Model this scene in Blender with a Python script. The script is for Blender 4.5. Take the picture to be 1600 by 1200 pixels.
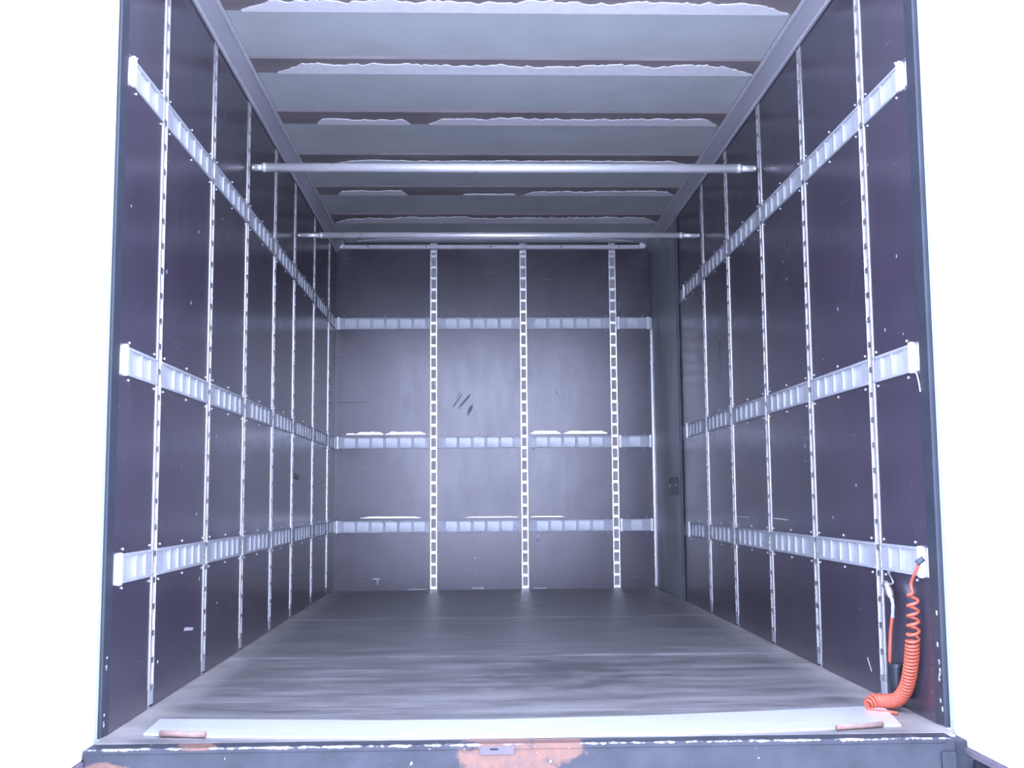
import bpy, bmesh, math, random
from mathutils import Matrix, Vector
random.seed(7)
for o in list(bpy.data.objects): bpy.data.objects.remove(o)
scene = bpy.context.scene
COL = scene.collection
PI = math.pi

# ------------------------------------------------------------------ camera
F, PITCH, YAW, ROLL = 1731.67, .1033, .0325, -.0071
CAM = Vector((1.0831, 0.0, 0.679))
def make_camera():
    fwd = Vector((math.sin(YAW)*math.cos(PITCH), math.cos(YAW)*math.cos(PITCH), math.sin(PITCH)))
    right = Vector((math.cos(YAW), -math.sin(YAW), 0))
    up = right.cross(fwd)
    c, s = math.cos(ROLL), math.sin(ROLL)
    r2 = c*right + s*up
    u2 = c*up - s*right
    cd = bpy.data.cameras.new('camera'); cd.sensor_width = 36; cd.lens = F*36/1600
    cd.clip_start = .05; cd.clip_end = 500
    co = bpy.data.objects.new('camera', cd); COL.objects.link(co)
    m = Matrix((r2, u2, -fwd)).transposed().to_4x4(); m.translation = CAM
    co.matrix_world = m
    scene.camera = co
make_camera()

# ------------------------------------------------------------------ sky and exposure
SKY = (0.62, 0.68, 1.0)
w = bpy.data.worlds.new('overcast_sky'); scene.world = w; w.use_nodes = True
bg = w.node_tree.nodes['Background']
bg.inputs[0].default_value = (*SKY, 1); bg.inputs[1].default_value = 1.0
scene.view_settings.view_transform = 'Standard'; scene.view_settings.look = 'None'
scene.view_settings.gamma = 1; scene.view_settings.use_curve_mapping = False
scene.view_settings.exposure = 3.45

# ------------------------------------------------------------------ materials
class NB:
    def __init__(s, name):
        s.m = bpy.data.materials.new(name); s.m.use_nodes = True
        s.t = s.m.node_tree; s.p = s.t.nodes['Principled BSDF']
    def n(s, ty, **k):
        x = s.t.nodes.new(ty)
        for a, b in k.items(): setattr(x, a, b)
        return x
    def l(s, a, b): s.t.links.new(a, b)
    def coords(s, scale=(1,1,1), kind='Object'):
        tc = s.n('ShaderNodeTexCoord'); mp = s.n('ShaderNodeMapping'); mp.inputs['Scale'].default_value = scale
        s.l(tc.outputs[kind], mp.inputs[0]); return mp.outputs[0]
    def noise(s, co, scale, detail=4, rough=.55):
        x = s.n('ShaderNodeTexNoise'); x.inputs['Scale'].default_value = scale
        x.inputs['Detail'].default_value = detail; x.inputs['Roughness'].default_value = rough
        s.l(co, x.inputs['Vector']); return x.outputs[0]
    def ramp(s, fac, a, b, lo=0., hi=1.):
        x = s.n('ShaderNodeMapRange'); x.inputs[1].default_value = a; x.inputs[2].default_value = b
        x.inputs[3].default_value = lo; x.inputs[4].default_value = hi
        s.l(fac, x.inputs[0]); return x.outputs[0]
    def mix(s, fac, a, b):
        x = s.n('ShaderNodeMix', data_type='RGBA')
        for i, v in ((0, fac), (6, a), (7, b)):
            if hasattr(v, 'links'): s.l(v, x.inputs[i])
            else: x.inputs[i].default_value = v if i == 0 else (*v, 1)
        return x.outputs[2]
    def math(s, op, a, b=0.):
        x = s.n('ShaderNodeMath', operation=op)
        for i, v in ((0, a), (1, b)):
            if hasattr(v, 'links'): s.l(v, x.inputs[i])
            else: x.inputs[i].default_value = v
        return x.outputs[0]
    def bump(s, h, strength, dist=.01):
        x = s.n('ShaderNodeBump'); x.inputs['Strength'].default_value = strength; x.inputs['Distance'].default_value = dist
        s.l(h, x.inputs['Height']); s.l(x.outputs[0], s.p.inputs['Normal'])
    def set(s, **k):
        for a, v in k.items():
            i = s.p.inputs[{'col':'Base Color','rough':'Roughness','metal':'Metallic','spec':'Specular IOR Level','coat':'Coat Weight'}[a]]
            if hasattr(v, 'links'): s.l(v, i)
            elif a == 'col': i.default_value = (*v, 1)
            else: i.default_value = v
        return s.m

def simple(name, c1, c2, scale, rough, metal=0., rvar=.1, stretch=(1,1,1), bump=0., spec=.5):
    b = NB(name); co = b.coords(stretch)
    nz = b.noise(co, scale)
    f = b.ramp(nz, .35, .68)
    b.set(col=b.mix(f, c1, c2), rough=b.ramp(nz, .3, .7, rough-rvar, rough+rvar), metal=metal, spec=spec)
    if bump: b.bump(b.noise(co, scale*6), bump, .003)
    return b.m

def wall_film():
    b = NB('phenolic_film'); co = b.coords()
    big = b.noise(co, 2.2, 5)
    fine = b.noise(b.coords((1, 1, .25)), 14, 6, .65)
    c = b.mix(b.ramp(big, .35, .7), (.043, .035, .054), (.056, .047, .068))  # dark film lifted and blued, lens veil put into its base colour
    c = b.mix(b.ramp(fine, .55, .85, 0, .3), c, (.065, .060, .08))
    # thin dry scuffs
    sc = b.noise(b.coords((2, 2, 60)), 3.2, 2, .4)
    c = b.mix(b.ramp(sc, .735, .76, 0, .5), c, (.2, .18, .2))
    b.set(col=c, rough=b.math('ADD', b.ramp(big, .3, .7, .19, .25), b.ramp(fine, .4, .8, 0, .06)), spec=.85)
    b.bump(b.noise(co, 3, 2), .06, .02)
    return b.m

def floor_mat():
    b = NB('worn_floor_ply'); co = b.coords()
    st = b.noise(b.coords((.8, 3.6, 1)), 2.0, 8, .72)
    blot = b.noise(co, 1.7, 5, .6)
    grit = b.noise(co, 90, 3, .6)
    c = b.mix(b.ramp(st, .36, .66), (.075, .073, .074), (.27, .265, .265))
    c = b.mix(b.ramp(blot, .52, .78, 0, .6), c, (.15, .138, .115))
    c = b.mix(b.ramp(grit, .45, .75, 0, .35), c, (.26, .255, .26))
    streak = b.noise(b.coords((.9, 14, 1)), 2.4, 3, .5)
    c = b.mix(b.ramp(streak, .64, .74, 0, .5), c, (.36, .36, .37))
    # dust gathered along the two side walls
    sx = b.n('ShaderNodeSeparateXYZ'); tc = b.n('ShaderNodeTexCoord'); b.l(tc.outputs['Object'], sx.inputs[0])
    d = b.math('SUBTRACT', 1.23, b.math('ABSOLUTE', b.math('SUBTRACT', sx.outputs[0], 1.23)))
    dust = b.math('MULTIPLY', b.ramp(d, .03, .15, 1, 0), b.ramp(b.noise(co, 5, 4), .35, .65, .45, 1))
    c = b.mix(b.math('MULTIPLY', dust, .85), c, (.42, .40, .365))
    # dust and painted sheen along the sheet joints
    for jy in (4.914, 6.482):
        dj = b.math('ABSOLUTE', b.math('SUBTRACT', b.math('ADD', sx.outputs[1], b.ramp(b.noise(co, 3, 2), 0, 1, -.03, .03)), jy))
        jm = b.math('MULTIPLY', b.ramp(dj, .0, .075, 1, 0), b.ramp(b.noise(b.coords((1, 3, 1)), 3.5, 5, .65), .40, .66, 0, .8))
        c = b.mix(jm, c, (.46, .45, .45))
    # one large damp stain
    ex = b.math('DIVIDE', b.math('SUBTRACT', sx.outputs[0], 1.42), .33)
    ey = b.math('DIVIDE', b.math('SUBTRACT', sx.outputs[1], 4.45), .42)
    r = b.math('ADD', b.math('MULTIPLY', ex, ex), b.math('MULTIPLY', ey, ey))
    r = b.math('ADD', r, b.ramp(b.noise(co, 7, 4), .3, .7, -.9, .9))
    c = b.mix(b.ramp(r, .0, 1.3, .6, 0), c, (.045, .040, .045))
    b.set(col=c, rough=b.ramp(st, .3, .7, .36, .52), spec=.5)
    b.bump(grit, .25, .002)
    return b.m

def beam_mat():
    b = NB('blue_grey_frame_paint_with_rust'); co = b.coords()
    n1 = b.noise(co, 9, 5); n2 = b.noise(co, 34, 5, .65)
    c = b.mix(b.ramp(n1, .35, .7), (.026, .030, .040), (.045, .050, .064))
    sx = b.n('ShaderNodeSeparateXYZ'); tc = b.n('ShaderNodeTexCoord'); b.l(tc.outputs['Object'], sx.inputs[0])
    # bare metal along the top edge
    edge = b.math('ADD', b.ramp(sx.outputs[2], -.020, .0, -.45, .42), b.ramp(sx.outputs[1], 3.16, 3.24, 0, -.5))
    edge = b.math('ADD', edge, n2)
    c = b.mix(b.ramp(edge, .86, 1.0, 0, .75), c, (.62, .62, .66))
    def blob(cx, cz, rx, rz):
        ex = b.math('DIVIDE', b.math('SUBTRACT', sx.outputs[0], cx), rx)
        ez = b.math('DIVIDE', b.math('SUBTRACT', sx.outputs[2], cz), rz)
        q = b.math('ADD', b.math('MULTIPLY', ex, ex), b.math('MULTIPLY', ez, ez))
        return b.math('ADD', q, b.ramp(b.noise(co, 16, 5, .6), .3, .7, -.55, .55))
    rust = b.math('MINIMUM', blob(1.17, -.05, .15, .075), b.math('MINIMUM', blob(1.30, -.012, .09, .03), blob(.06, -.085, .12, .05)))
    rust = b.math('MINIMUM', rust, blob(.30, .0, .05, .004))
    rc = b.mix(b.ramp(n2, .35, .65), (.20, .105, .075), (.13, .085, .07))
    c = b.mix(b.ramp(rust, .75, 1.0, 1, 0), c, rc)
    chip = b.noise(co, 55, 2, .5)
    c = b.mix(b.ramp(chip, .72, .75, 0, .8), c, (.6, .6, .62))
    b.set(col=c, rough=.55, spec=.4)
    b.bump(n2, .3, .003)
    return b.m

def ladder_mat():
    b = NB('worn_aluminium'); co = b.coords()
    n1 = b.noise(co, 18, 5, .6)
    b.set(col=b.mix(b.ramp(n1, .4, .75), (.95, .95, .955), (.80, .79, .79)), rough=b.ramp(n1, .3, .7, .22, .30), metal=.93)
    return b.m

M = dict(
    film=wall_film(), floor=floor_mat(), beam=beam_mat(), ladder=ladder_mat(),
    ladder_back=simple('dull_aluminium', (.42,.42,.41), (.35,.35,.34), 14, .5, .2),
    rail=simple('galvanised_steel', (.50,.52,.55), (.41,.43,.46), 11, .45, .25, .06),
    pan=simple('galvanised_pan', (.62,.65,.68), (.53,.56,.59), 9, .42, .3, .06),
    cap=simple('bare_aluminium_end', (.92,.92,.93), (.82,.82,.84), 30, .4, .3),
    rivet=simple('rivet_head', (.85,.85,.86), (.75,.75,.76), 30, .3, .7),
    pole=simple('polished_tube', (.97,.96,.96), (.93,.92,.92), 6, .30, .5, .05, (1,1,1)),
    roof=simple('roof_sheet', (.57,.60,.59), (.51,.54,.53), 3, .5, 0, .08, (1,1,1), .1),
    bow=simple('roof_bow_grey', (.27,.235,.235), (.20,.175,.175), 8, .5, 0, .1, (.3,1,1)),
    sealant=simple('white_sealant', (.94,.93,.94), (.86,.85,.86), 25, .45, 0, .1, (1,1,1), .3),
    cove=simple('painted_cove', (.38,.38,.41), (.31,.31,.34), 6, .45, 0, .1, (1,.2,1)),
    cove_edge=simple('cove_lip', (.72,.72,.75), (.62,.62,.65), 20, .4, .2),
    plate=simple('sill_aluminium', (.84,.86,.87), (.68,.71,.73), 5, .4, .55, .1, (.5,2,1)),
    post=simple('frame_post_paint', (.036,.044,.058), (.028,.033,.044), 8, .5, 0, .1),
    chip=simple('chipped_paint', (.55,.55,.58), (.42,.42,.45), 40, .6),
    door=simple('white_door_panel', (.88,.89,.90), (.84,.85,.86), 3, .45, 0, .05),
    seal=simple('grey_rubber_seal', (.13,.11,.13), (.10,.09,.11), 12, .7),
    trim=simple('door_edge_aluminium', (.62,.72,.80), (.56,.66,.74), 8, .4, .3),
    grey=simple('grey_steel_sheet', (.31,.335,.35), (.24,.265,.28), 3, .42, 0, .08, (1,1,.3)),
    lockplate=simple('dark_lock_plate', (.075,.085,.11), (.06,.068,.09), 10, .45),
    orange=simple('orange_hose', (.56,.13,.075), (.47,.10,.058), 30, .42),
    rust=simple('rusty_steel', (.27,.16,.125), (.36,.27,.25), 24, .75, 0, .1, (1,1,1), .5),
    black=simple('black_plastic', (.022,.028,.036), (.03,.036,.046), 14, .45),
    tape=simple('blue_grey_tape', (.42,.47,.56), (.34,.39,.48), 30, .5),
    chrome=simple('plated_fitting', (.82,.80,.79), (.7,.68,.67), 20, .25, .9),
    wire=simple('white_wire', (.78,.78,.8), (.7,.7,.72), 20, .5),
    dark=simple('dark_hole', (.01,.01,.012), (.012,.012,.014), 20, .8),
    mark=simple('dark_scuff', (.045,.038,.055), (.06,.052,.07), 30, .36),
    gloss=simple('bent_film_glint', (.92,.91,.93), (.75,.74,.78), 30, .3, .8),
    pale=simple('pale_scuff', (.62,.6,.64), (.40,.38,.43), 30, .55),
    ground=simple('yard_concrete', (.54,.54,.53), (.46,.46,.45), 1.5, .8, 0, .1, (1,1,1), .3),
    outer=simple('white_body_paint', (.8,.8,.82), (.76,.76,.78), 2, .4),
)

# ------------------------------------------------------------------ mesh helpers
def box_into(bm, x0, x1, y0, y1, z0, z1):
    vs = [bm.verts.new(p) for p in ((x0,y0,z0),(x1,y0,z0),(x1,y1,z0),(x0,y1,z0),(x0,y0,z1),(x1,y0,z1),(x1,y1,z1),(x0,y1,z1))]
    for f in ((0,3,2,1),(4,5,6,7),(0,1,5,4),(1,2,6,5),(2,3,7,6),(3,0,4,7)): bm.faces.new([vs[i] for i in f])
def mesh_of(bm, name, bevel=0., smooth=False, seg=1):
    if bevel:
        bmesh.ops.bevel(bm, geom=bm.edges[:], offset=bevel, segments=seg, affect='EDGES', profile=.5)
    bmesh.ops.recalc_face_normals(bm, faces=bm.faces[:])
    me = bpy.data.meshes.new(name); bm.to_mesh(me); bm.free()
    if smooth:
        for p in me.polygons: p.use_smooth = True
    return me
def boxes(name, lst, bevel=0.):
    bm = bmesh.new()
    for b in lst: box_into(bm, *b)
    return mesh_of(bm, name, bevel)
def add(name, me, mat, parent=None, loc=None, rot=None):
    if mat and not me.materials: me.materials.append(M[mat])
    o = bpy.data.objects.new(name, me); COL.objects.link(o)
    if parent: o.parent = parent
    if loc is not None: o.location = loc
    if rot is not None: o.rotation_euler = rot
    return o
def empty(name, loc=(0,0,0), rz=0.):
    o = bpy.data.objects.new(name, None); o.empty_display_size = .1; COL.objects.link(o)
    o.location = loc; o.rotation_euler = (0,0,rz); return o
def tag(o, label, cat, group=None):
    o['label'] = label; o['category'] = cat
    if group: o['group'] = group
    return o
def struct(o, label=None, cat=None):
    o['kind'] = 'structure'
    if label: o['label'] = label
    if cat: o['category'] = cat
    return o
def tube_into(bm, pts, rad, n=10, cap=True):
    """sweep a circle along pts with a parallel-transported frame; rad a number or one per point"""
    pts = [Vector(p) for p in pts]; N = len(pts)
    rads = [rad]*N if not hasattr(rad, '__len__') else rad
    t = [(pts[min(i+1,N-1)]-pts[max(i-1,0)]).normalized() for i in range(N)]
    a = Vector((0,0,1)) if abs(t[0].z) < .9 else Vector((1,0,0))
    u = t[0].cross(a).normalized(); rings = []
    for i in range(N):
        u = (u - t[i]*u.dot(t[i])).normalized(); v = t[i].cross(u)
        rings.append([bm.verts.new(pts[i] + rads[i]*(math.cos(k*2*PI/n)*u + math.sin(k*2*PI/n)*v)) for k in range(n)])
    for i in range(N-1):
        for k in range(n):
            bm.faces.new((rings[i][k], rings[i][(k+1)%n], rings[i+1][(k+1)%n], rings[i+1][k]))
    if cap:
        bm.faces.new(rings[0][::-1]); bm.faces.new(rings[-1])
def tube(name, pts, rad, n=10):
    bm = bmesh.new(); tube_into(bm, pts, rad, n); return mesh_of(bm, name, smooth=True)
def catmull(pts, m):
    P = [Vector(p) for p in pts]; P = [2*P[0]-P[1]] + P + [2*P[-1]-P[-2]]; out = []
    for i in range(1, len(P)-2):
        for k in range(m):
            s = k/m; a, b, c, d = P[i-1:i+3]
            out.append(.5*((2*b)+(c-a)*s+(2*a-5*b+4*c-d)*s*s+(3*b-a-3*c+d)*s**3))
    out.append(P[-2]); return out
def patch(name, outline, axis, off, thick):
    """thin irregular flake: outline in the two free axes, extruded by thick along axis"""
    bm = bmesh.new()
    def mk(p, o):
        q = list(p); q.insert(axis, o); return bm.verts.new(q)
    a = [mk(p, off) for p in outline]; b = [mk(p, off+thick) for p in outline]
    n = len(outline)
    bm.faces.new(a); bm.faces.new(b[::-1])
    for i in range(n): bm.faces.new((a[i], b[i], b[(i+1)%n], a[(i+1)%n]))
    return mesh_of(bm, name)

# ------------------------------------------------------------------ dimensions
W, L, ZC, ZT = 2.46, 8.484, 2.665, 2.586
Y0 = 3.36                       # inner end of the side walls
SY = [3.795, 4.505, 5.197, 5.917, 6.567, 7.374, 8.114]
ZU, ZM, ZL = 2.031, 1.113, .476
SW = .054
RH = .090
BANDS = [(0, ZL-RH/2), (ZL+RH/2, ZM-RH/2), (ZM+RH/2, ZU-RH/2), (ZU+RH/2, ZC+.02)]   # film panels between the rails

# ------------------------------------------------------------------ setting
# ground of the yard
struct(add('ground', boxes('ground', [(-40, 42, -45, 40, -1.25, -1.15)]), 'ground'))
# walls: a backing with one film-faced panel per bay
def side_wall(name, x_in, x_out, ys):
    lo, hi = min(x_in, x_out), max(x_in, x_out)
    sgn = 1 if x_out > x_in else -1
    wl = struct(add(name, boxes(name, [(min(x_in+sgn*.012, x_out), max(x_in+sgn*.012, x_out), Y0, L+.05, -.06, 2.80)]), 'outer'))
    for a, b in zip(ys[:-1], ys[1:]):
        a2 = a + (SW/2 if a in SY else .001); b2 = b - (SW/2 if b in SY else .001)
        railed = b <= 7.4 or x_in < 1
        for z0, z1 in (BANDS if railed else [(0, ZC+.02)]):
            add('wall_panel', boxes('wall_panel', [(min(x_in, x_in+sgn*.012), max(x_in, x_in+sgn*.012), a2, b2, z0, z1)], .0006), 'film', wl)
    return wl
wall_l = side_wall('wall_left', 0, -.05, [Y0]+SY+[L])
wall_r = side_wall('wall_right', W, W+.05, [Y0]+SY[:5]+[7.385, L])
wall_b = struct(add('wall_back', boxes('wall_back', [(-.05, W+.05, L+.012, L+.05, -.06, 2.80)]), 'outer'))
BX = [.757, 1.45, 2.146]
for a, b in zip([0]+BX, BX+[W]):
    for z0, z1 in BANDS:
        add('wall_panel', boxes('wall_panel', [(a+(SW/2 if a > 0 else 0), b-(SW/2 if b < W else 0), L, L+.012, z0, z1)], .0006), 'film', wall_b)
# floor: sheets with dusty joints
fl = struct(add('floor', boxes('floor', [(0, W, 3.24, L, -.05, -.006)]), 'pale'))
J = [3.245, 4.914, 6.482, 8.06, L]
for a, b in zip(J[:-1], J[1:]):
    add('floor_sheet', boxes('floor_sheet', [(.001, W-.001, a+.003, b-.003, -.006, 0)], .001), 'floor', fl)
# roof sheet with bows
ce = struct(add('ceiling', boxes('ceiling', [(-.02, W+.02, Y0, L+.03, ZC, ZC+.05)]), 'roof'))
BOWS = [(4.19, 4.35), (4.83, 5.01), (5.52, 5.715), (6.23, 6.41), (6.89, 7.09), (7.58, 7.82)]
def ragged(x0, x1, y0, y1, seed, amp=.40, taper=.12):
    rnd = random.Random(seed); n = max(10, int((x1-x0)/.018)); lo = []; hi = []
    v = 0; q = 0
    for i in range(n+1):
        s = i/n; x = x0+(x1-x0)*s
        v = .62*v + rnd.uniform(-1, 1)*.62; q = .6*q + rnd.uniform(-1, 1)*.3
        t = min(1, s/taper*2+.08, (1-s)/taper*2+.08)
        h = y1-y0
        hi.append((x, y1 - h*.04*abs(q)))
        lo.append((x, y1 - h*max(.12, min(1.2, t*(1-amp*(.5+.5*max(-1, min(1, v))))))))
    return lo + hi[::-1]
def bow(y0, y1, seal):
    d = .009; zb = ZC-d; s = .007
    bm = bmesh.new()
    prof = [(y0, ZC), (y0+s*.4, ZC-.004), (y0+s, zb), (y1-s, zb), (y1, ZC)]
    A = [bm.verts.new((.06, y, z)) for y, z in prof]; B = [bm.verts.new((W-.06, y, z)) for y, z in prof]
    for i in range(4): bm.faces.new((A[i], A[i+1], B[i+1], B[i]))
    bm.faces.new(A); bm.faces.new(B[::-1])
    o = add('roof_bow', mesh_of(bm, 'roof_bow'), 'bow', ce)
    for k, (x0, x1, frac) in enumerate(seal):
        ya = y1-s - (y1-y0-2*s)*frac
        add('sealant', patch('sealant', ragged(x0, x1, ya, y1-s+.004, hash((round(y0*100), k)) & 0xffff), 2, zb, -.004), 'sealant', o)
SEAL = [[(.14, 2.37, .82)], [(.17, 2.385, .78)], [(.25, .74, .5), (.84, 2.37, .65)], [(.25, 2.34, .45)],
        [(.19, .64, .62), (1.0, 1.35, .25), (1.40, 2.385, .68)], [(.09, 2.40, .8)]]
for (a, b), s in zip(BOWS, SEAL): bow(a, b, s)
# end bow and header rail over the back wall
add('sealant', patch('sealant', ragged(.17, 2.30, 8.33, 8.42, 91, .15, .2), 2, ZC, -.004), 'sealant', ce)
hd = struct(add('trim_2', boxes('trim_2', [(.06, W-.08, L-.03, L, 2.612, 2.645)], .004), 'cove_edge'))
for x in (.045, W-.085):
    bm = bmesh.new(); box_into(bm, x-.028, x+.028, L-.045, L, 2.612, 2.66)
    for v in bm.verts:
        if v.co.z > 2.65: v.co.x += .016 if x > 1 else -.016
    add('header_bracket', mesh_of(bm, 'header_bracket', .006), 'cap', hd)
for x in (.25, .70, 1.2, 1.75, 2.2):
    add('rivet', tube('rivet', [(x, L-.028, 2.63), (x, L-.034, 2.63)], .006, 8), 'mark', hd)
# coves along the two roof corners
def cove(name, sg):
    X = (lambda x: x) if sg > 0 else (lambda x: W-x)
    bm = bmesh.new()
    prof = [(0, ZT), (.012, ZT), (.016, ZT+.012), (.058, ZC-.016), (.070, ZC-.012), (.070, ZC), (0, ZC)]
    A = [bm.verts.new((X(x), Y0, z)) for x, z in prof]; B = [bm.verts.new((X(x), L, z)) for x, z in prof]
    n = len(prof)
    for i in range(n): bm.faces.new((A[i], A[(i+1)%n], B[(i+1)%n], B[i]))
    bm.faces.new(A); bm.faces.new(B)
    c = struct(add(name, mesh_of(bm, name), 'cove'))
    def lip(x0, x1, z0, z1):
        add('cove_lip', boxes('cove_lip', [(min(X(x0), X(x1)), max(X(x0), X(x1)), Y0, L-.05, z0, z1)], .001), 'cove_edge', c)
    lip(.006, .0155, ZT-.004, ZT+.008); lip(.058, .073, ZC-.021, ZC-.013)
cove('trim_3', 1); cove('trim_4', -1)
# bright corner angle between back and right wall
struct(add('trim_1', boxes('trim_1', [(W-.026, W-.0125, L-.014, L, .01, ZU-.05)], .001), 'ladder'))
# rear portal posts and header
def post(name, x0, x1):
    p = struct(add(name, boxes(name, [(x0, x1, Y0-.055, Y0+.018, 0, 2.80)], .004), 'post'))
    return p
pl = post('trim_5', -.06, .001); pr = post('trim_6', W-.001, W+.06)
for i in range(16):
    z = random.choice((random.uniform(.02, .4), random.uniform(.02, .25)))
    h = random.uniform(.004, .016); y = Y0+random.uniform(-.045, -.02)
    side = random.random() < .35
    x, t, pp = (.001, .0012, pl) if side else (W-.001, -.0012, pr)
    add('paint_chip', patch('paint_chip', [(y, z), (y+.008, z+h*.3), (y+.006, z+h), (y-.003, z+h*.8)], 0, x, t), 'chip', pp)
struct(add('trim_7', boxes('trim_7', [(-.06, W+.06, Y0-.055, Y0, 2.69, 2.85)], .004), 'post'))
# rear sill beam with a lashing slot
SBY = 3.165
sb = struct(add('trim_8', boxes('trim_8', [(.0, W-.03, SBY, 3.243, -.20, 0)], .005), 'beam'))
add('sill_end', boxes('sill_end', [(-.07, 0, 3.19, Y0-.056, -.20, -.012)], .004), 'beam', sb)
add('sill_end', boxes('sill_end', [(W-.03, W+.03, 3.19, Y0-.056, -.20, -.012)], .004), 'post', sb)
add('sill_lip', boxes('sill_lip', [(.05, W-.06, SBY-.004, SBY+.012, -.012, .003)], .002), 'beam', sb)
add('lashing_slot', boxes('lashing_slot', [(1.09, 1.185, SBY-.005, SBY+.002, -.026, -.004)], .001), 'seal', sb)
add('slot_hole', boxes('slot_hole', [(1.117, 1.141, SBY-.0056, SBY, -.014, -.008)], .001), 'dark', sb)
add('hinge_bracket', boxes('hinge_bracket', [(W-.075, W-.035, SBY-.012, SBY, -.18, -.035)], .003), 'post', sb)

add('bumper_end', boxes('bumper_end', [(W+.03, W+.28, 3.02, Y0-.06, -.24, -.066)], .006), 'beam', sb)
add('bumper_end', boxes('bumper_end', [(-.30, -.07, 3.02, Y0-.06, -.24, -.066)], .006), 'beam', sb)
add('bumper_plate', boxes('bumper_plate', [(W+.025, W+.075, 3.010, 3.019, -.22, -.082)], .002), 'rail', sb)
# rear doors, swung open to right angles
def rear_door(name, xf, sg, label):
    d = struct(empty(name, (xf, Y0-.057, -.05)))
    x0, x1 = (0, .03) if sg > 0 else (-.03, 0)
    add('door_panel', boxes('door_panel', [(x0, x1, -1.24, -.035, .018, 2.76)], .003), 'door', d)
    add('door_edge_line', boxes('door_edge_line', [(x0, x1, -.035, 0, .018, 2.76)], .004), 'trim', d)
    add('door_seal', boxes('door_seal', [(x0-.003 if sg < 0 else x0-.008, x1+.008 if sg < 0 else x1+.003, -1.24, -.004, 0, .018)], .003), 'seal', d)
    add('door_seal', boxes('door_seal', [(x0-.004, x1+.004, -1.255, -1.24, 0, 2.76)], .003), 'seal', d)
    for z in (.3, 1.35, 2.4):
        add('hinge', tube('hinge', [(x1+.014 if sg > 0 else x0-.014, -.02, z-.06), (x1+.014 if sg > 0 else x0-.014, -.02, z+.06)], .014, 10), 'rail', d)
    d['label'] = label
rear_door('door_1', -.006, -1, 'white rear door swung open beside the left wall')
rear_door('door_2', W+.012, 1, 'white rear door swung open beside the right wall')

# grey side door lining at the far end of the right wall
d3 = struct(empty('door_3', (W, 7.385, 0)), 'grey steel side door at the far end of the right wall')
add('door_sheet', boxes('door_sheet', [(-.014, -.001, .0, 1.084, .004, ZT-.004)], .002), 'grey', d3)
add('door_edge_line', boxes('door_edge_line', [(-.018, -.001, -.014, -.001, .004, ZT-.004)], .002), 'lockplate', d3)  # dark strip standing in for the shadow line beside the sheet
lp = add('lock_plate', boxes('lock_plate', [(-.017, -.014, .08, .46, .70, .82)], .001), 'lockplate', d3)
for y in (.15, .38):
    add('bolt', tube('bolt', [(-.0165, y, .765), (-.021, y, .765)], .012, 8), 'chrome', lp)

# ------------------------------------------------------------------ vertical ladder strips
def ladder(name, x, y, rz, z0, z1, label, group, split):
    """local x along the wall, -y out of the wall, z up"""
    t = tag(empty(name, (x, y, 0), rz), label, 'cargo strip', group)
    fl_ = .009; pd = .0075 if split else .001; pr_ = .0055 if split else .0035    # pocket floor, height over the wall
    add('back_plate', LM(('back_plate', z0, z1, split), [(-SW/2+.0004, SW/2-.0004, pd, .0115, z0, z1)]), 'ladder_back', t)
    add('flange', LM(('flange', z0, z1, split), [(-SW/2+.0004, -SW/2+fl_, -pr_, .009, z0, z1)], .0012), 'ladder', t)
    add('flange', LM(('flange', z0, z1, split, 1), [(SW/2-fl_, SW/2-.0004, -pr_, .009, z0, z1)], .0012), 'ladder', t)
    zs = []; z = z0+.012
    while z < z1-.04: zs.append(z); z += .0877
    zs.append(z1-.012)
    me = LM(('rung', split), [(-SW/2+fl_, SW/2-fl_, -pr_+.0005, .009 if split else .001, -.010, .010)], .001)
    for z in zs: add('rung', me, 'ladder', t, (0, 0, z))
    foot = add('foot_plate', LM(('foot',), [(-SW/2+.001, SW/2-.001, -.002, .011, -.045, 0)], .001), 'rail', t, (0, 0, z0)) if not split else None
    return t
_cache = {}
def LM(key, lst, bevel=0.):
    if key not in _cache: _cache[key] = boxes(str(key[0]), lst, bevel)
    return _cache[key]
ORD = ['first', 'second', 'third', 'fourth', 'fifth', 'sixth', 'seventh']
for i, y in enumerate(SY):
    ladder('ladder_strip', 0, y, PI/2, .055, ZT-.006, f'{ORD[i]} upright aluminium ladder strip on the left wall counting from the open doors', 'upright ladder strips on the left wall', False)
for i, y in enumerate(SY[:5]):
    ladder('ladder_strip', W, y, -PI/2, .055, ZT-.006, f'{ORD[i]} upright aluminium ladder strip on the right wall counting from the open doors', 'upright ladder strips on the right wall', False)
for i, x in enumerate(BX):
    lab = ['left', 'middle', 'right'][i]
    ladder('ladder_strip', x, L, 0, .004, 2.606, f'{lab} one of the three upright ladder strips on the back wall', 'upright ladder strips on the back wall', True)

# ------------------------------------------------------------------ horizontal pocket rails
PITCHX, PANW = .1065, .086
def pan_mesh():
    bm = bmesh.new()
    a, h, r = PANW/2, RH/2-.009, .012
    out = []
    for cx, cz, st in ((a-r, h-r, 0), (-a+r, h-r, 90), (-a+r, -h+r, 180), (a-r, -h+r, 270)):
        for k in range(3):
            an = math.radians(st+45*k); out.append((cx+r*math.cos(an), cz+r*math.sin(an)))
    lo = [bm.verts.new((x, .004, z)) for x, z in out]; hi = [bm.verts.new((x*.90, .0085, z*.90)) for x, z in out]
    bm.faces.new(hi)
    for i in range(len(out)): bm.faces.new((lo[i], lo[(i+1)%len(out)], hi[(i+1)%len(out)], hi[i]))
    bm.faces.new(lo[::-1])
    return mesh_of(bm, 'pan')
PAN = pan_mesh()
RIV = tube('rivet', [(0, .001, 0), (0, -.003, 0), (0, -.0045, 0)], [.0045, .0042, .002], 8)
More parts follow.
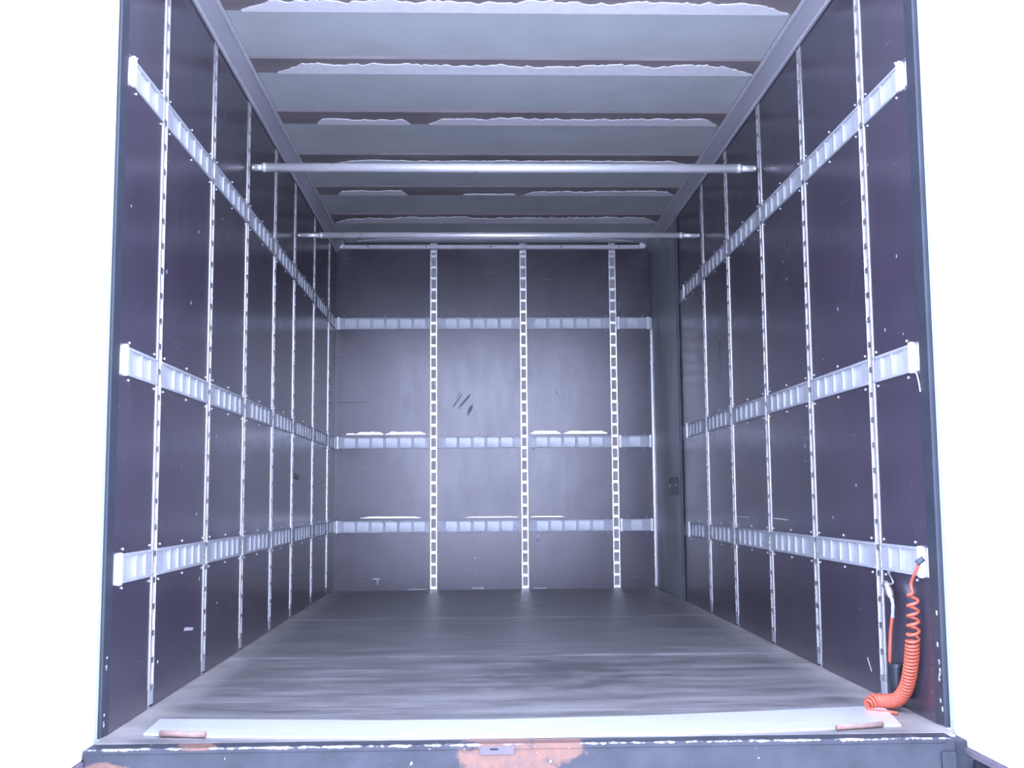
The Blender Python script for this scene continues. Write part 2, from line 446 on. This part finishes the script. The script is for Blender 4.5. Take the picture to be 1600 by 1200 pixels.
CAP = boxes('end_cap', [(-.011, .011, -.012, .010, -RH/2-.004, RH/2+.004)], .003)
def segment(root, a, b, z, cap_a, cap_b):
    """one bay of rail from a to b along local x"""
    D = .0045; B = .0115; h = RH/2-.0004
    lst = [(a, b, -D, B, z+h-.009, z+h), (a, b, -D, B, z-h, z-h+.009), (a, b, .009, B, z-h+.009, z+h-.009)]
    n = max(1, int((b-a-.05)/PITCHX)); s = (a+b)/2-(n-1)*PITCHX/2
    xs = [s+i*PITCHX for i in range(n)]
    e0, e1 = xs[0]-PANW/2, xs[-1]+PANW/2
    lst += [(a, e0, -.002, .009, z-h+.009, z+h-.009), (e1, b, -.002, .009, z-h+.009, z+h-.009)]
    for p, q in zip(xs[:-1], xs[1:]): lst.append((p+PANW/2+.003, q-PANW/2-.003, -D+.001, .009, z-h+.009, z+h-.009))
    add('frame', boxes('frame', lst, .0008), 'rail', root)
    for x in xs: add('pan', PAN, 'pan', root, (x, 0, z))
    if cap_a: add('end_cap', CAP, 'cap', root, (a-.0105, 0, z))
    if cap_b: add('end_cap', CAP, 'cap', root, (b+.0105, 0, z))
    for x in (a+.03, b-.03) + (((a+b)/2,) if b-a > .5 else ()):
        for dz in (h+.014, -h-.014): add('rivet', RIV, 'rivet', root, (x+random.uniform(-.006, .006), 0, z+dz))
def rail(loc, rz, marks, z, label, group, caps):
    t = tag(empty('pocket_rail', loc, rz), label, 'cargo rail', group)
    for k, (a, b) in enumerate(zip(marks[:-1], marks[1:])):
        fa = a + (.022 if k == 0 else SW/2+.001); fb = b - (.022 if k == len(marks)-2 else SW/2+.001)
        segment(t, fa, fb, z, k == 0 and caps[0], k == len(marks)-2 and caps[1])
    return t
NM = {ZU: 'upper', ZM: 'middle', ZL: 'lower'}
EL, ER = 3.41, 3.415
for z in (ZU, ZM, ZL):
    rail((0, 0, 0), PI/2, [EL]+SY+[L-.01], z, f'{NM[z]} of the three galvanised pocket rails along the left wall', 'pocket rails on the left wall', (True, False))
    mk = [ER]+SY[:5]+[7.19]
    rail((W, 0, 0), -PI/2, [-y for y in mk[::-1]], z, f'{NM[z]} of the three galvanised pocket rails along the right wall', 'pocket rails on the right wall', (True, True))
    t = rail((0, L, 0), 0, [.013]+BX, z, f'{NM[z]} long pocket rail across the back wall', 'pocket rails on the back wall', (True, False)) if False else None
    t = tag(empty('pocket_rail', (0, L, 0), 0), f'{NM[z]} of the three long pocket rails across the back wall', 'cargo rail', 'pocket rails on the back wall')
    segment(t, .037, BX[0]-SW/2-.001, z, True, False)
    segment(t, BX[0]+SW/2+.001, BX[1]-SW/2-.001, z, False, False)
    segment(t, BX[1]+SW/2+.001, BX[2]-SW/2-.001, z, False, False)
    t = tag(empty('pocket_rail', (0, L, 0), 0), f'short {NM[z]} pocket rail in the right corner of the back wall', 'cargo rail', 'short rails on the back wall')
    segment(t, BX[2]+SW/2+.024, W-.052, z, True, True)

# ------------------------------------------------------------------ shoring poles
def pole(y, r, z, label, xl, xr):
    t = tag(empty('shoring_pole', (0, y, z)), label, 'pole', 'round load poles across the box')
    add('outer_tube', tube('outer_tube', [(xl, 0, 0), (xr, 0, 0)], r, 24), 'pole', t)
    for a, b in ((.030, xl), (xr, W-.030)):
        add('inner_tube', tube('inner_tube', [(a, 0, 0), (b, 0, 0)], r*.72, 20), 'pole', t)
    for x, s in ((.0145, 1), (W-.0145, -1)):
        e = add('end_fitting', tube('end_fitting', [(x, 0, 0), (x+s*.006, 0, 0), (x+s*.017, 0, 0)], [r*.5, r*.85, r*.72], 16), 'chrome', t)
    for x in (xl, xr):
        add('collar', tube('collar', [(x-.008, 0, 0), (x+.008, 0, 0)], r*1.04, 24), 'pole', t)
    for me in t.children:
        pass
pole(SY[2], .0215, 2.263, 'thick polished load pole spanning the box nearer to the open doors', .075, W-.10)
pole(SY[4], .0185, 2.263, 'thin polished load pole spanning the box farther in near the back wall', .155, W-.13)

# ------------------------------------------------------------------ sill plate
k = 1.0212
def pp(x, y): return (CAM.x+(x-CAM.x)*k, y*k)
outl = [pp(*p) for p in ((.116,3.498),(.473,3.462),(.804,3.43),(1.129,3.422),(1.577,3.448),(1.985,3.500),(2.369,3.56),(2.312,3.263),(1.906,3.206),(1.538,3.182),(1.126,3.176),(.642,3.208),(.276,3.248),(.129,3.284))]
sp = tag(empty('sill_plate', (1.2, 3.35, 0)), 'long bright aluminium plate lying along the floor edge at the doorway', 'plate')
pm = patch('plate_sheet', [(x-1.2, y-3.35) for x, y in outl], 2, .0005, .0055)
add('plate_sheet', pm, 'plate', sp)
def hb(x0, y0, x1, y1, r, mat):
    o = add('hinge_barrel', tube('hinge_barrel', [(x0-1.2, y0-3.35, r+.001), (x0*.55+x1*.45-1.2, y0*.55+y1*.45-3.35, r*1.08+.001), (x0*.5+x1*.5-1.2, y0*.5+y1*.5-3.35, r*.8+.001), (x1-1.2, y1-3.35, r+.001)], [r, r, r*.85, r], 10), mat, sp)
    o['label'] = 'rusty hinge barrel under the plate edge'
hb(.165, 3.325, .30, 3.305, .009, 'rust'); hb(2.13, 3.285, 2.28, 3.325, .008, 'rust')

# ------------------------------------------------------------------ coiled air hose
HX = 2.420
def hose():
    t = tag(empty('coiled_air_hose', (2.38, 3.45, 0)), 'orange coiled air hose hanging from the lower right rail end to the floor', 'hose')
    O = Vector((2.38, 3.45, 0))
    lead = [(2.437, 3.376, .487), (2.428, 3.392, .455), (2.425, 3.428, .415), (2.424, 3.425, .392)]
    axis = [(2.424,3.418,.385),(2.424,3.424,.317),(2.424,3.428,.268),(2.424,3.437,.235),(2.424,3.452,.177),(2.423,3.472,.126),(2.420,3.500,.080),(2.412,3.545,.042),(2.398,3.590,.027),(2.378,3.612,.0265),(2.352,3.610,.0235),(2.328,3.600,.0155)]
    A = catmull(axis, 60)
    cum = [0]
    for a, b in zip(A[:-1], A[1:]): cum.append(cum[-1]+(b-a).length)
    tot = cum[-1]
    # resample finely, advance the phase with a pitch that tightens downwards
    pts = []; ph = PI*.5; s = 0; j = 0
    u = Vector((1,0,0)); ds = .0006
    while s < tot:
        while j < len(cum)-2 and cum[j+1] < s: j += 1
        f = (s-cum[j])/max(1e-9, cum[j+1]-cum[j]); p = A[j].lerp(A[j+1], f); tg = (A[j+1]-A[j]).normalized()
        u = (u-tg*u.dot(tg)).normalized(); v = tg.cross(u)
        if s < .125: pit = .033 - .004*s/.125
        elif s < .165: pit = .029 - (.029-.0112)*(s-.125)/.04
        else: pit = .0112
        amp = .0145 + (.0185-.0145)*min(1, s/.18)
        amp *= min(1, s/.012+.2, .42+(tot-s)/.045)
        pts.append((p + amp*(math.cos(ph)*u + math.sin(ph)*v), ))
        ph += 2*PI*ds/pit*1.0; s += ds
    pts = [p[0] for p in pts]
    # thin to even angular steps
    out = [pts[0]]
    for p in pts:
        if (p-out[-1]).length > .0055: out.append(p)
    allp = catmull(lead+[out[0]], 8)[:-1] + out
    me = tube('coil', [p-O for p in allp], .0050, 7)
    add('coil', me, 'orange', t)
    tail = catmull([out[-1], (2.322,3.572,.012), (2.335,3.545,.0065), (2.372,3.52,.0065), (2.392,3.50,.0065)], 8)
    add('tail', tube('tail', [p-O for p in tail], .0050, 8), 'orange', t)
    add('clamp', tube('clamp', [Vector((2.444,3.372,.490))-O, Vector((2.424,3.380,.474))-O], .009, 10), 'lockplate', t)
hose()
# short air line with fitting, hung from the rail
t = tag(empty('air_line', (2.43, 3.62, .14)), 'short orange air line with a metal coupling hanging under the lower right rail', 'hose')
def q(*ps): return [Vector((2.43 if len(p) == 2 else p[0], p[-2], p[-1]))-Vector((2.43,3.62,.14)) for p in ps]
add('hanger_wire', tube('hanger_wire', catmull(q((2.449,3.69,.428),(2.445,3.655,.430),(3.632,.430),(3.597,.405),(3.604,.397),(3.645,.394),(3.675,.384)), 6), .0028, 8), 'chrome', t)
add('coupling', tube('coupling', q((3.665,.396),(3.655,.388),(3.650,.384),(3.628,.364),(3.626,.362),(3.615,.352)), [.009,.015,.014,.014,.012,.008], 12), 'chrome', t)
add('taped_joint', tube('taped_joint', catmull(q((3.614,.352),(3.605,.332),(3.607,.31),(3.612,.288)), 5), [.005,.0056,.0064,.0060,.0052,.0050,.0058,.0064,.0060,.0056,.0056,.0052,.0050,.0056,.0062,.0064], 10), 'tape', t)
add('line', tube('line', catmull(q((3.612,.290),(3.630,.25),(3.642,.20),(3.650,.15),(3.652,.135)), 6), .0058, 10), 'orange', t)
# black tapered holder for the line's end
t = tag(empty('tool_holder', (2.435, 3.62, .03)), 'black tapered plastic holder on the lower right wall behind the orange hose', 'holder')
bm = bmesh.new()
rings = []
N = 20
for z, r in ((0, .012), (.004, .0165), (.05, .0195), (.10, .0235), (.112, .0240), (.112, .0205), (.06, .017)):
    rings.append([bm.verts.new((r*.95*math.cos(2*PI*i/N), r*1.45*math.sin(2*PI*i/N), z)) for i in range(N)])
for a, b in zip(rings[:-1], rings[1:]):
    for i in range(N): bm.faces.new((a[i], a[(i+1)%N], b[(i+1)%N], b[i]))
bm.faces.new(rings[0][::-1]); bm.faces.new(rings[-1])
add('cup', mesh_of(bm, 'cup', smooth=True), 'black', t)
add('mounting_tab', boxes('mounting_tab', [(.012, .0245, -.012, .012, .02, .10)], .002), 'black', t)
# loose wire under the middle right rail end
t = tube('loose_wire', [p-Vector((W,3.36,1)) for p in catmull([(W-.004,3.40,1.062),(W-.006,3.385,1.055),(W-.005,3.375,1.03),(W-.003,3.372,1.0)], 6)], .0022, 6)
tag(add('loose_wire', t, 'wire', None, (W, 3.36, 1)), 'thin pale wire dangling from the middle right rail end', 'wire')

# ------------------------------------------------------------------ scuffs and marks on the walls (thin flakes, children of the walls)
def bmark(pts, mat, th=-.0012):
    add('scuff', patch('scuff', pts, 1, L, th), mat, wall_b)
def strip_flake(x0, x1, z0, h, seed):
    rnd = random.Random(seed); n = 14; top = []; bot = []
    for i in range(n+1):
        s = i/n; x = x0+(x1-x0)*s
        hh = h*(1-.25*rnd.random())*min(1, s*6+.15, (1-s)*6+.15)
        bot.append((x, z0)); top.append((x, z0+hh))
    return bot+top[::-1]
for x0, x1, z, h, s in ((.16,.375,1.174,.022,1),(.39,.70,1.174,.022,2),(1.50,1.73,1.174,.024,3),(1.755,2.09,1.174,.022,4),(.09,.16,1.174,.012,5),
                        (.20,.66,.541,.012,6),(1.49,1.75,.541,.007,7),(1.0,1.4,.541,.006,8)):
    bmark(strip_flake(x0, x1, z, h, s), 'gloss', -.0025)  # scuffed, bulged film; its sky glint is put in as bright metal colour
for p in ([(.90,1.385),(.912,1.385),(.965,1.46),(.975,1.487),(.958,1.47)], [(.945,1.37),(.955,1.372),(1.03,1.455),(1.04,1.485),(1.02,1.47),(.96,1.40)],
          [(.925,1.44),(.955,1.485),(.965,1.50),(.95,1.49)], [(1.02,1.31),(1.05,1.36),(1.06,1.40),(1.035,1.39),(1.015,1.345)]):
    bmark(p, 'mark', -.0006)
bmark([(.006,1.70),(.012,1.70),(.012,1.79),(.006,1.79)], 'mark'); bmark([(.02,1.418),(.26,1.421),(.26,1.424),(.02,1.425)], 'mark')
bmark([(1.70,1.48),(1.708,1.478),(1.700,1.51),(1.695,1.508)], 'mark')
bmark([(.295,.083),(.352,.078),(.358,.090),(.34,.094),(.305,.093)], 'pale'); bmark([(.325,.08),(.338,.08),(.342,.045),(.33,.043),(.332,.06)], 'pale')
bmark([(1.535,.41),(1.56,.412),(1.565,.37),(1.55,.345),(1.538,.36)], 'pale'); bmark([(1.060,.232),(1.075,.244),(1.082,.24),(1.07,.228)], 'pale')
bmark(strip_flake(1.04, 1.14, .003, .018, 11), 'pale'); bmark(strip_flake(1.50, 1.62, .003, .01, 12), 'pale'); bmark(strip_flake(.55, .72, .003, .006, 13), 'pale')
bmark([(1.50,1.064),(1.53,1.064),(1.535,1.05),(1.505,1.046)], 'pale')
def smark(pts, right, mat):
    add('scuff', patch('scuff', pts, 0, W if right else 0, -.0008 if right else .0008), mat, wall_r if right else wall_l)
smark([(4.20,.203),(4.33,.190),(4.34,.200),(4.22,.214)], False, 'pale')
smark([(6.55,.81),(6.80,.80),(6.84,.825),(6.7,.84),(6.56,.845)], False, 'mark')
smark([(5.60,.575),(5.86,.576),(5.86,.580),(5.60,.579)], True, 'pale'); smark([(4.90,.576),(5.14,.579),(5.14,.584),(5.05,.583),(4.90,.580)], True, 'pale')
rnd = random.Random(3)
for i in range(26):
    right = i % 2; y = rnd.uniform(3.43, 4.9); z = rnd.uniform(.08, 1.9); r = rnd.uniform(.003, .006)
    if any(abs(y-s) < .04 for s in SY) or any(abs(z-s) < .07 for s in (ZU, ZM, ZL)): continue
    smark([(y-r, z), (y, z-r*1.2), (y+r, z), (y, z+r*1.4)], right, 'rivet')
smark([(3.945,.115),(3.952,.112),(3.915,.07),(3.91,.072)], True, 'pale')
